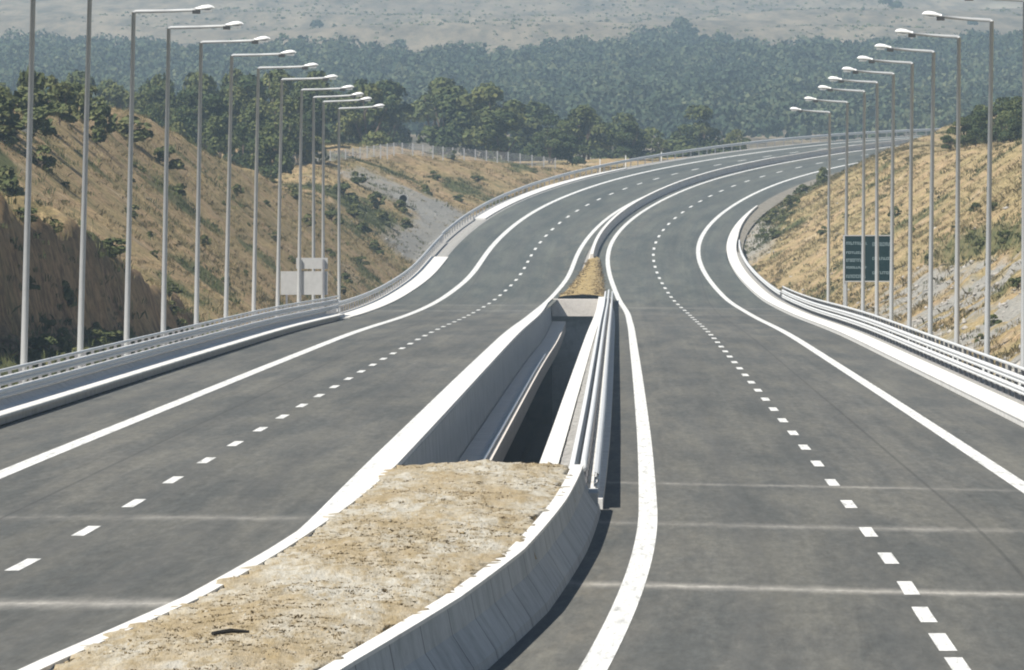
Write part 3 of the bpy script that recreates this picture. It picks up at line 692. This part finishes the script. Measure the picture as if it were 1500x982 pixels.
for X, Y, Z, H, R, k in TREES:
    if k == 0: place_tree('oak_tree', X, Y, Z, H, R, 'green broadleaf tree in the dense wood behind the left-hand dry slope', 'tree', 'trees of the wood behind the left slope')
    elif k == 1: place_tree('oak_tree', X, Y, Z, H, R, 'broadleaf tree in the belt of trees above the far left bend of the road', 'tree', 'trees in the belt above the left bend')
    elif k == 2: place_tree('oak_tree', X, Y, Z, H, R, 'small broadleaf tree in the clump on top of the right-hand slope', 'tree', 'trees on top of the right slope')
place_tree('oak_tree', 24.3, 1040, 12.4, 8.6, 4.6, 'rounded dark tree standing alone beyond the bend, right of the tree belt', 'tree', None, 3)
place_tree('oak_tree', 21.2, 1024, 12.2, 6.0, 1.9, 'slim olive tree squeezed between the tree belt and the rounded dark tree', 'tree', None, 0)
place_tree('oak_tree', 29.0, 1060, 12.4, 5.6, 2.6, 'low bushy tree just right of the rounded dark tree beyond the bend', 'tree', None, 5)
# lone trees on the far dry hill
def far_tree(px, py, Y, H, R, label):
    X = (px-750)/12000*Y; place_tree('oak_tree', X, Y, float(zfar(X, Y)), H, R, label, 'tree', None)
far_tree(1304, 20, 3130, 13, 5.2, 'lone tree high on the pale hillside at the top edge, right of centre')

# far wood: one mass
def far_wood():
    r = np.random.default_rng(55); Vs = []; Fs = []; Ts = []; n0 = 0
    tx = [-400, 0, 120, 300, 450, 560, 700, 830, 930, 1030, 1100, 1300, 1500, 1900]
    yb = [2450, 2470, 2560, 2500, 2400, 2300, 2300, 2420, 2560, 2640, 2600, 2500, 2530, 2550]
    cnt = 0
    Y = 1480.
    while Y < 2800:
        half = Y*.088+25; x = -half
        while x < half:
            X = x+r.uniform(-2.5, 2.5); y = Y+r.uniform(-6, 6); px = 750+12000*X/y
            lim = np.interp(px, tx, yb)+120*(fbm(X/28, y/120, 401)-.5)+90*(vnoise(X/9, 0*X+7, 402)-.5)
            dens = 1-sstep(lim-60, lim+10, y)*.994
            clear = fbm(X/45, y/60, 403)
            if r.random() < dens*(1-.75*sstep(.60, .72, clear)):
                h = r.uniform(3.6, 9.5)*(1 if y < lim-40 else .75); R = h*r.uniform(.38, .55); k = 130
                d = r.normal(size=(k, 3)); d /= np.linalg.norm(d, axis=1, keepdims=True); d[:, 2] = np.abs(d[:, 2])*1.0-.25
                nn = .8+.4*vnoise(d[:, 0]*2+cnt, d[:, 2]*2+d[:, 1]*2, 5)
                C = d*nn[:, None]*np.array([R, R, h*.55])*(.7+.3*r.random(k)[:, None])+np.array([X, y, float(zfar(X, y))+h*.42])
                V, F = quads(C, d+.6*r.normal(size=(k, 3)), .50, r)
                Vs.append(V); Fs.append(F+n0); n0 += len(V)
                Ts.append(np.repeat(np.clip(.55*r.random()+.45*r.random(k), 0, 1), 4)); cnt += 1
            x += r.uniform(4.6, 10.5)
        Y += 8.5+.004*(Y-1480)
    o = obj('far_wood', np.concatenate(Vs), np.concatenate(Fs), M['far_leaf'], attrs={'tint': np.concatenate(Ts)})
    tag(o, 'hazy blue-green wood covering the lower far hillside', 'wood', None, 'stuff')
    # sparse scrub over the dry hill above it
    Vs = []; Fs = []; Ts = []; n0 = 0
    for i in range(6500):
        y = r.uniform(2350, 3900); X = r.uniform(-1, 1)*(y*.085+20)
        if fbm(X/40, y/140, 407) < .47: continue
        k = 14; h = r.uniform(.3, .95); d = r.normal(size=(k, 3)); d[:, 2] = np.abs(d[:, 2]); d /= np.linalg.norm(d, axis=1, keepdims=True)
        C = d*np.array([h*1.3, h*1.3, h])*.6+np.array([X, y, float(zfar(X, y))+.2*h])
        V, F = quads(C, d+.4*r.normal(size=(k, 3)), .42*h, r); Vs.append(V); Fs.append(F+n0); n0 += len(V); Ts.append(np.repeat(.3+.7*r.random(k), 4))
    o = obj('scrub', np.concatenate(Vs), np.concatenate(Fs), M['shrub_leaf'], attrs={'tint': np.concatenate(Ts)})
    tag(o, 'low scrub speckling the pale dry hillside in the distance', 'scrub', None, 'stuff')
far_wood()

# grass tufts
def tufts(name, C, hgt, blades, mat, label, rng, width=.03, spread=.2, lean=.5):
    n = len(C); k = blades
    B = np.repeat(C, k, 0); h = np.repeat(hgt, k)*(.55+.6*rng.random(n*k)); a = rng.uniform(0, 2*math.pi, n*k)
    off = rng.normal(size=(n*k, 2))*spread*np.repeat(hgt, k)[:, None]
    B = B+np.c_[off, np.zeros(n*k)]
    side = np.c_[np.cos(a), np.sin(a), 0*a]*(width*np.repeat(hgt, k))[:, None]
    ln = np.c_[np.cos(a+1.57), np.sin(a+1.57), 0*a]*(h*lean*rng.normal(size=n*k))[:, None]
    tip = B+ln+np.c_[0*a, 0*a, h]; mid = B+ln*.35+np.c_[0*a, 0*a, h*.6]
    V = np.stack([B-side-np.array([0, 0, .05]), B+side-np.array([0, 0, .05]), mid+side*.8, tip, mid-side*.8], 1).reshape(-1, 3)
    pt = np.clip((fbm(C[:, 0]/2.2, C[:, 1]/7, 701)-.5)*2.6+.45+(fbm(C[:, 0]/.8, C[:, 1]/2.5, 705)-.5)*1.0, 0, 1)
    t = np.repeat(np.clip(np.repeat(.6*pt+.2*rng.random(n), k)+.25*rng.random(n*k)-.05, 0, 1), 5)
    o = obj(name, V, np.arange(5*n*k).reshape(-1, 5), mat, attrs={'tint': t})
    return tag(o, label, 'grass', None, 'stuff')
def scatter(PF, cov, n, s0, s1, Lmax, rng, ch, lo, power=1.4):
    s = s0+(s1-s0)*rng.random(n); L = .3+Lmax*rng.random(n)**power
    c = cov(s, L); keep = rng.random(n) < np.clip(ch(c, s, L), lo, 1)
    return PF(s[keep], L[keep]), s[keep], L[keep]
r = np.random.default_rng(9)
def dens_dry(c, s, L): return (1-1.1*c[..., 0]-1.1*c[..., 1]-.6*c[..., 2])*sstep(.32, .6, fbm(s/5, L/3, 501))
for PF, cov, lab in ((PL, cover_left, 'dry straw-coloured grass on the left slope'), (PR, cover_right, 'dry straw-coloured grass on the right slope')):
    C, s_, L_ = scatter(PF, cov, 30000, 215, 900, 26, r, dens_dry, .04)
    tufts('dry_grass', C, .10+.18*r.random(len(C)), 11, M['dry_grass'], lab, r, .034, .75)
    C, s_, L_ = scatter(PF, cov, 26000, 215, 900, 22, r, lambda c, s, L: 1.2*c[..., 0]+.7*c[..., 2]*(fbm(s/3, L/2, 511) > .5), .02)
    tufts('green_weeds', C, .10+.22*r.random(len(C)), 11, M['green_grass'], lab.replace('dry straw-coloured grass', 'green weeds growing in patches'), r, .065, .75)
# scree on the right cutting and boulders round the chute
def stones(name, C, sz, mat, label, rng, kind='stuff'):
    base = np.array([(1, 0, 0), (-1, 0, 0), (0, 1, 0), (0, -1, 0), (0, 0, 1), (0, 0, -1)], float)
    tri = np.array([(0, 2, 4), (2, 1, 4), (1, 3, 4), (3, 0, 4), (2, 0, 5), (1, 2, 5), (3, 1, 5), (0, 3, 5)])
    n = len(C); d = base[None]*(.55+.7*rng.random((n, 6, 1)))+.25*rng.normal(size=(n, 6, 3))
    V = C[:, None]+d*sz[:, None, None]*np.array([1, 1, .7]); F = (tri[None]+6*np.arange(n)[:, None, None]).reshape(-1, 3)
    o = obj(name, V.reshape(-1, 3), F, mat); return tag(o, label, 'rubble', None, kind)
C, s_, L_ = scatter(PR, cover_right, 9000, 225, 800, 9, r, lambda c, s, L: 1.1*c[..., 1], .01, 1)
stones('rubble', C, .05+.15*r.random(len(C))**2.5, M['stone'], 'broken grey stones strewn over the lower right-hand cutting', r)
C, s_, L_ = scatter(PL, cover_left, 3000, 640, 800, 13, r, lambda c, s, L: .7*c[..., 1], .0, 1)
stones('rubble', C, .05+.13*r.random(len(C))**2.5, M['gravel'], 'grey stones round the gully on the left beyond the barrier', r)

# shrubs standing on the slopes
SV = []
for v in range(4):
    q = np.random.default_rng(300+v)
    V, F, tint, lob = crown_pts(q, 1.0, .62, 7, .0, 620, .075); V[:, 2] -= .06
    cm = make_mesh('foliage', V, F, M['shrub_leaf'], attrs={'tint': tint}); tv, tf = trunk_mesh(q, 1.0, lob); SV.append((cm, make_mesh('stem', tv, tf, M['bark'])))
def shrub(loc, h, w, label, group):
    t = empty('shrub', tuple(loc), label, 'shrub', group); cm, tm = random.choice(SV)
    for nm, me in (('foliage', cm), ('stem', tm)):
        o = bpy.data.objects.new(nm, me); COL.objects.link(o); o.parent = t; o.scale = (w/.62, w/.62, h)
    t.rotation_euler = (0, 0, random.uniform(0, 6.28)); return t
LSH = [(388, 1.5, .5, .5), (362, 2.4, .7, .6), (340, 1.6, .6, .7), (322, 3.2, .7, .7), (402, 2.6, .6, .5), (300, 2.2, .8, .8), (450, 4.2, .5, .5), (470, 6.4, .8, .6), (446, 9.0, .9, .8), (505, 9.6, 1.2, .9), (520, 11.5, 1.6, 1.1), (548, 6.0, .7, .6), (560, 9.2, .9, .7), (585, 4.0, .8, .6), (600, 6.5, 1.0, .8), (612, 3.1, .7, .6), (560, 2.0, .7, .7), (578, 2.6, .8, .7), (430, 12.8, 1.5, 1.2), (446, 14.4, 2.0, 1.5), (412, 13.2, 1.6, 1.2), (400, 15.0, 2.2, 1.6), (470, 14.6, 1.6, 1.2), (486, 13.6, 1.1, .9), (430, 16.5, 2.4, 1.7), (640, 3.2, 1.1, .9), (655, 4.6, 1.3, 1.0), (668, 6.0, 1.4, 1.0), (690, 4.6, 1.2, 1.0), (704, 3.4, 1.2, 1.0), (712, 6.4, 1.6, 1.2), (726, 5.0, 1.1, .9), (690, 8.0, 1.6, 1.2), (735, 9.6, 1.4, 1.0), (765, 5.4, 1.1, .9), (776, 3.2, .8, .8), (790, 7.0, 1.0, .9), (812, 5.0, .8, .8), (825, 9.0, 1.1, .9), (846, 3.4, .7, .7), (540, 4.4, .6, .5), (618, 8.4, 1.2, 1.0), (630, 6.2, 1.2, .9)]
RSH = [(690, 3.0, 1.1, .9), (704, 2.2, 1.0, .9), (716, 4.0, 1.5, 1.2), (728, 2.8, 1.2, 1.0), (745, 4.2, 1.4, 1.1), (752, 2.4, 1.0, .9), (770, 3.2, 1.1, .9), (790, 3.6, 1.2, 1.0), (806, 2.2, .8, .8), (650, 6.0, .8, .6), (600, 9.0, 1.0, .7), (560, 8.0, .7, .5), (520, 10.2, .9, .6), (480, 9.4, .8, .6), (462, 7.4, .8, .7), (444, 7.2, .7, .7), (425, 7.6, .8, .7), (405, 8.2, .7, .7), (390, 8.2, .9, .8), (372, 8.6, .8, .8), (430, 11.5, .8, .6), (500, 6.4, .6, .4), (560, 4.6, .6, .5), (340, 3.0, .6, .5), (360, 5.0, .6, .5), (800, 4.8, 2.0, 1.0), (840, 1.8, 1.5, 1.0)]
for (s, L, h, w) in LSH: shrub(PL(s, L, -.1), h, w, 'small green shrub growing on the dry left-hand slope', 'shrubs on the left slope')
for s, u in zip(np.linspace(232, 368, 70), RNG.uniform(.15, 1.05, 70)): shrub(PL(s, u*float(np.interp(s, [200, 300, 325, 345, 368], [7, 7, 6, 4, 1.4])), -.1), random.uniform(.3, 1.1), random.uniform(.4, 1.2), 'low scrubby bush on the dark shaded bank at the lower left', 'bushes on the dark bank')
for k in range(26): shrub(PL(RNG.uniform(425, 540), RNG.uniform(13.5, 20), -.15), random.uniform(1.3, 3.0), random.uniform(1.0, 2.0), 'leafy olive-green bush on the crest of the left-hand slope', 'bushes along the left crest')
for k in range(22): shrub(PL(RNG.uniform(390, 640), RNG.uniform(1.5, 14), -.08), random.uniform(.2, .55), random.uniform(.2, .6), 'small green shrub growing on the dry left-hand slope', 'shrubs on the left slope')
for k in range(22): shrub(PR(RNG.uniform(330, 780), RNG.uniform(2, 14), -.08), random.uniform(.2, .5), random.uniform(.2, .5), 'small green shrub growing on the dry right-hand slope', 'shrubs on the right slope')
for (s, L, h, w) in RSH: shrub(PR(s, L, -.1), h, w, 'small green shrub growing on the dry right-hand slope', 'shrubs on the right slope')

# dry weeds, clods and a charred stick on the near median bed
bed_o = next(o for o in bpy.data.objects if o.name.startswith('soil'))
def bed_pts(n, s0, s1, rng, lo):
    s = s0+(s1-s0)*rng.random(n); l_ = bedL(s)+.24; r_ = bedR(s)-.24; x = 2*rng.random(n)-1; o = (l_+r_)/2+x*(r_-l_)/2
    f = fbm(s/2.6, o/1.1, 601); keep = f > lo+rng.random(n)*.12
    s = s[keep]; o = o[keep]; x = x[keep]
    return P(s, o, bed_h(s, o, x)-.01)
C = bed_pts(15000, 60, 148.5, r, .42)
tufts('dry_weeds', C, .008+.02*r.random(len(C)), 6, M['straw'], 'withered brown weeds on the foreground median soil', r, .09, .9, 1.2)
C = bed_pts(6000, 70, 148.5, r, .30)
stones('soil_clods', C, .010+.035*r.random(len(C))**3, M['soil'], 'loose clods of dry soil on the foreground median bed', r)
C = P(np.linspace(568, 660, 900), np.interp(np.linspace(568, 660, 900), [567, 600, 667], [-1.8, -1.2, -.2])+np.interp(np.linspace(568, 660, 900), [567, 600, 667], [3.3, 2.5, .9])*r.random(900), .25)
tufts('dry_grass', C, .04+.09*r.random(len(C)), 6, M['straw'], 'dry grass on the small far median patch', r, .08, .5, .8)
V, F = tube([P(85.6, -.95, .93), P(85.9, -.78, .945), P(86.0, -.6, .93)], [.022, .028, .016], 6)
tag(obj('stick', V, F, M['stick']), 'short charred stick lying on the foreground median soil', 'stick')

# fence along the crest of the left hill beyond the gully
def fence(pts, zoff, label, hgt=1.1):
    pts = [np.array(p) for p in pts]
    t = empty('wire_fence', tuple(pts[len(pts)//2]), label, 'fence')
    Q = []
    for a, b in zip(pts[:-1], pts[1:]):
        n = max(2, int(np.linalg.norm(b-a)/2.2))
        for i in range(n): Q.append(a+(b-a)*i/n)
    Q.append(pts[-1]); Q = np.array(Q)
    me = make_mesh('post', *box(-.05, .05, -.05, .05, -.4, hgt+.08), M['wire'])
    for q in Q[::2][:100]:
        o = bpy.data.objects.new('post', me); o.location = tuple(q-np.array(t.location)); COL.objects.link(o); o.parent = t
    parts = []
    for h in np.linspace(.1, hgt, 7): parts.append(tube(Q+np.array([0, 0, h]), [.009]*len(Q), 3, False))
    for a, b in zip(Q[:-1], Q[1:]):
        n = 7
        for i in range(n):
            c = a+(b-a)*i/n; parts.append(tube([c+np.array([0, 0, .05]), c+np.array([0, 0, hgt])], [.008, .008], 3, False))
    obj('wire_mesh', *join(parts), M['wire'], t)
fence([PL(s, L) for s, L in ((742, 16.0), (756, 13.6), (772, 12.6), (800, 11.6), (825, 9.0), (848, 6.4), (866, 4.2))], 0, 'grey wire fence along the crest of the small hill left of the bend')
# slender delineator posts by the far left guardrail, a stake on the right slope, a beam on the left crest
for i, (s, L, nm) in enumerate(((872, .4, 'left one of three'), (888, .5, 'middle one of three'), (908, .6, 'right one of three'))):
    V, F = tube([(0, 0, -.3), (0, 0, 1.7)], [.07, .06], 6); t = empty('marker_post', tuple(PL(s, L)), '%s thin white marker posts above the far left guardrail' % nm, 'marker post', 'white marker posts at the bend')
    local('shaft', V, F, M['white'], t); V, F = tube([(0, 0, 1.7), (0, 0, 1.8)], [.075, .05], 6); local('cap', V, F, M['dark'], t)
a = PR(452, 10.2); V, F = tube([(0, 0, -.3), (.03, 0, 1.5)], [.06, .05], 6)
o = obj('stake', V+a, F, M['white']); tag(o, 'thin pale stake standing upright on the right-hand slope among the lamp posts', 'stake')
V, F = tube([PL(447, 14.7, .22), PL(440, 15.4, .22), PL(433, 16.2, .22), PL(426, 17.0, .22)], [.13, .13, .13, .13], 8); o = obj('pipe', V, F, M['head']); tag(o, 'pale pipe lying along the crest of the left slope at the frame edge', 'pipe')
# culvert mouth in the gully
a = PL(736, 5.4, .12); t = empty('culvert', tuple(a), 'dark culvert opening in the grey gully left of the bend', 'culvert')
k = 14; ang = np.linspace(0, 2*math.pi, k, endpoint=False)
V = [(math.cos(x)*rr, yy, .45+math.sin(x)*rr) for yy, rr in ((-.5, .46), (-.5, .36), (1.5, .36), (1.5, .46)) for x in ang]
local('pipe_ring', np.array(V), grid_faces(4, k, True).tolist(), M['grey'], t)
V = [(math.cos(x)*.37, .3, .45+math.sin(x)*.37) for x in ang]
local('bore_shade_disc', np.array(V), [list(range(k))], M['dark'], t)  # flat black disc stands in for the shade inside the pipe

# ------------------------------------------------------------------ air, light, camera
def haze():
    V, F = box(-1900, 1900, -80, 7200, -60, 420)
    m = bpy.data.materials.new('haze'); m.use_nodes = True; nt = m.node_tree; nt.nodes.remove(nt.nodes['Principled BSDF'])
    pv = nt.nodes.new('ShaderNodeVolumePrincipled'); pv.inputs['Color'].default_value = (.50, .67, .84, 1); pv.inputs['Density'].default_value = HAZE
    nt.links.new(pv.outputs[0], nt.nodes['Material Output'].inputs['Volume'])
    o = obj('haze', V, F, m); tag(o, 'thin blue summer haze hanging over the valley', 'haze', None, 'stuff')
HAZE = 1.9e-4
haze()
SUNV = np.array([-.64, -.50, 1.0]); SUNV /= np.linalg.norm(SUNV)
el = math.asin(SUNV[2]); az = math.atan2(SUNV[0], SUNV[1])
sun = bpy.data.lights.new('sun', 'SUN'); sun.energy = 5.0; sun.angle = math.radians(.5); sun.color = (1, .95, .87)
so = bpy.data.objects.new('sun', sun); COL.objects.link(so)
from mathutils import Vector
so.rotation_euler = Vector(SUNV).to_track_quat('Z', 'Y').to_euler(); so.location = (-60, -20, 120)
w = bpy.data.worlds.new('World'); scene.world = w; w.use_nodes = True; nt = w.node_tree
sky = nt.nodes.new('ShaderNodeTexSky'); sky.sky_type = 'NISHITA'; sky.sun_disc = False; sky.sun_elevation = el; sky.sun_rotation = az
sky.air_density = 1.0; sky.dust_density = .2; sky.altitude = 1500
bg = nt.nodes['Background']; bg.inputs['Strength'].default_value = .05; nt.links.new(sky.outputs[0], bg.inputs['Color'])
cam = bpy.data.cameras.new('camera'); cam.sensor_width = 36; cam.lens = 288; cam.clip_start = 1; cam.clip_end = 12000
co = bpy.data.objects.new('camera', cam); COL.objects.link(co); co.location = (0, 0, 5.2)
co.rotation_euler = (math.pi/2-math.atan((491-330)/12000), 0, 0); scene.camera = co
vs = scene.view_settings; vs.view_transform = 'Standard'; vs.look = 'None'; vs.gamma = 1; vs.use_curve_mapping = False; vs.exposure = EXPO = .68
scene.render.engine = 'CYCLES'; cy = scene.cycles
cy.pixel_filter_type = 'BLACKMAN_HARRIS'; cy.filter_width = 2.0; cy.max_bounces = 6; cy.diffuse_bounces = 3; cy.volume_bounces = 1; cy.transparent_max_bounces = 8; cy.use_denoising = True; cy.caustics_reflective = False; cy.caustics_refractive = False
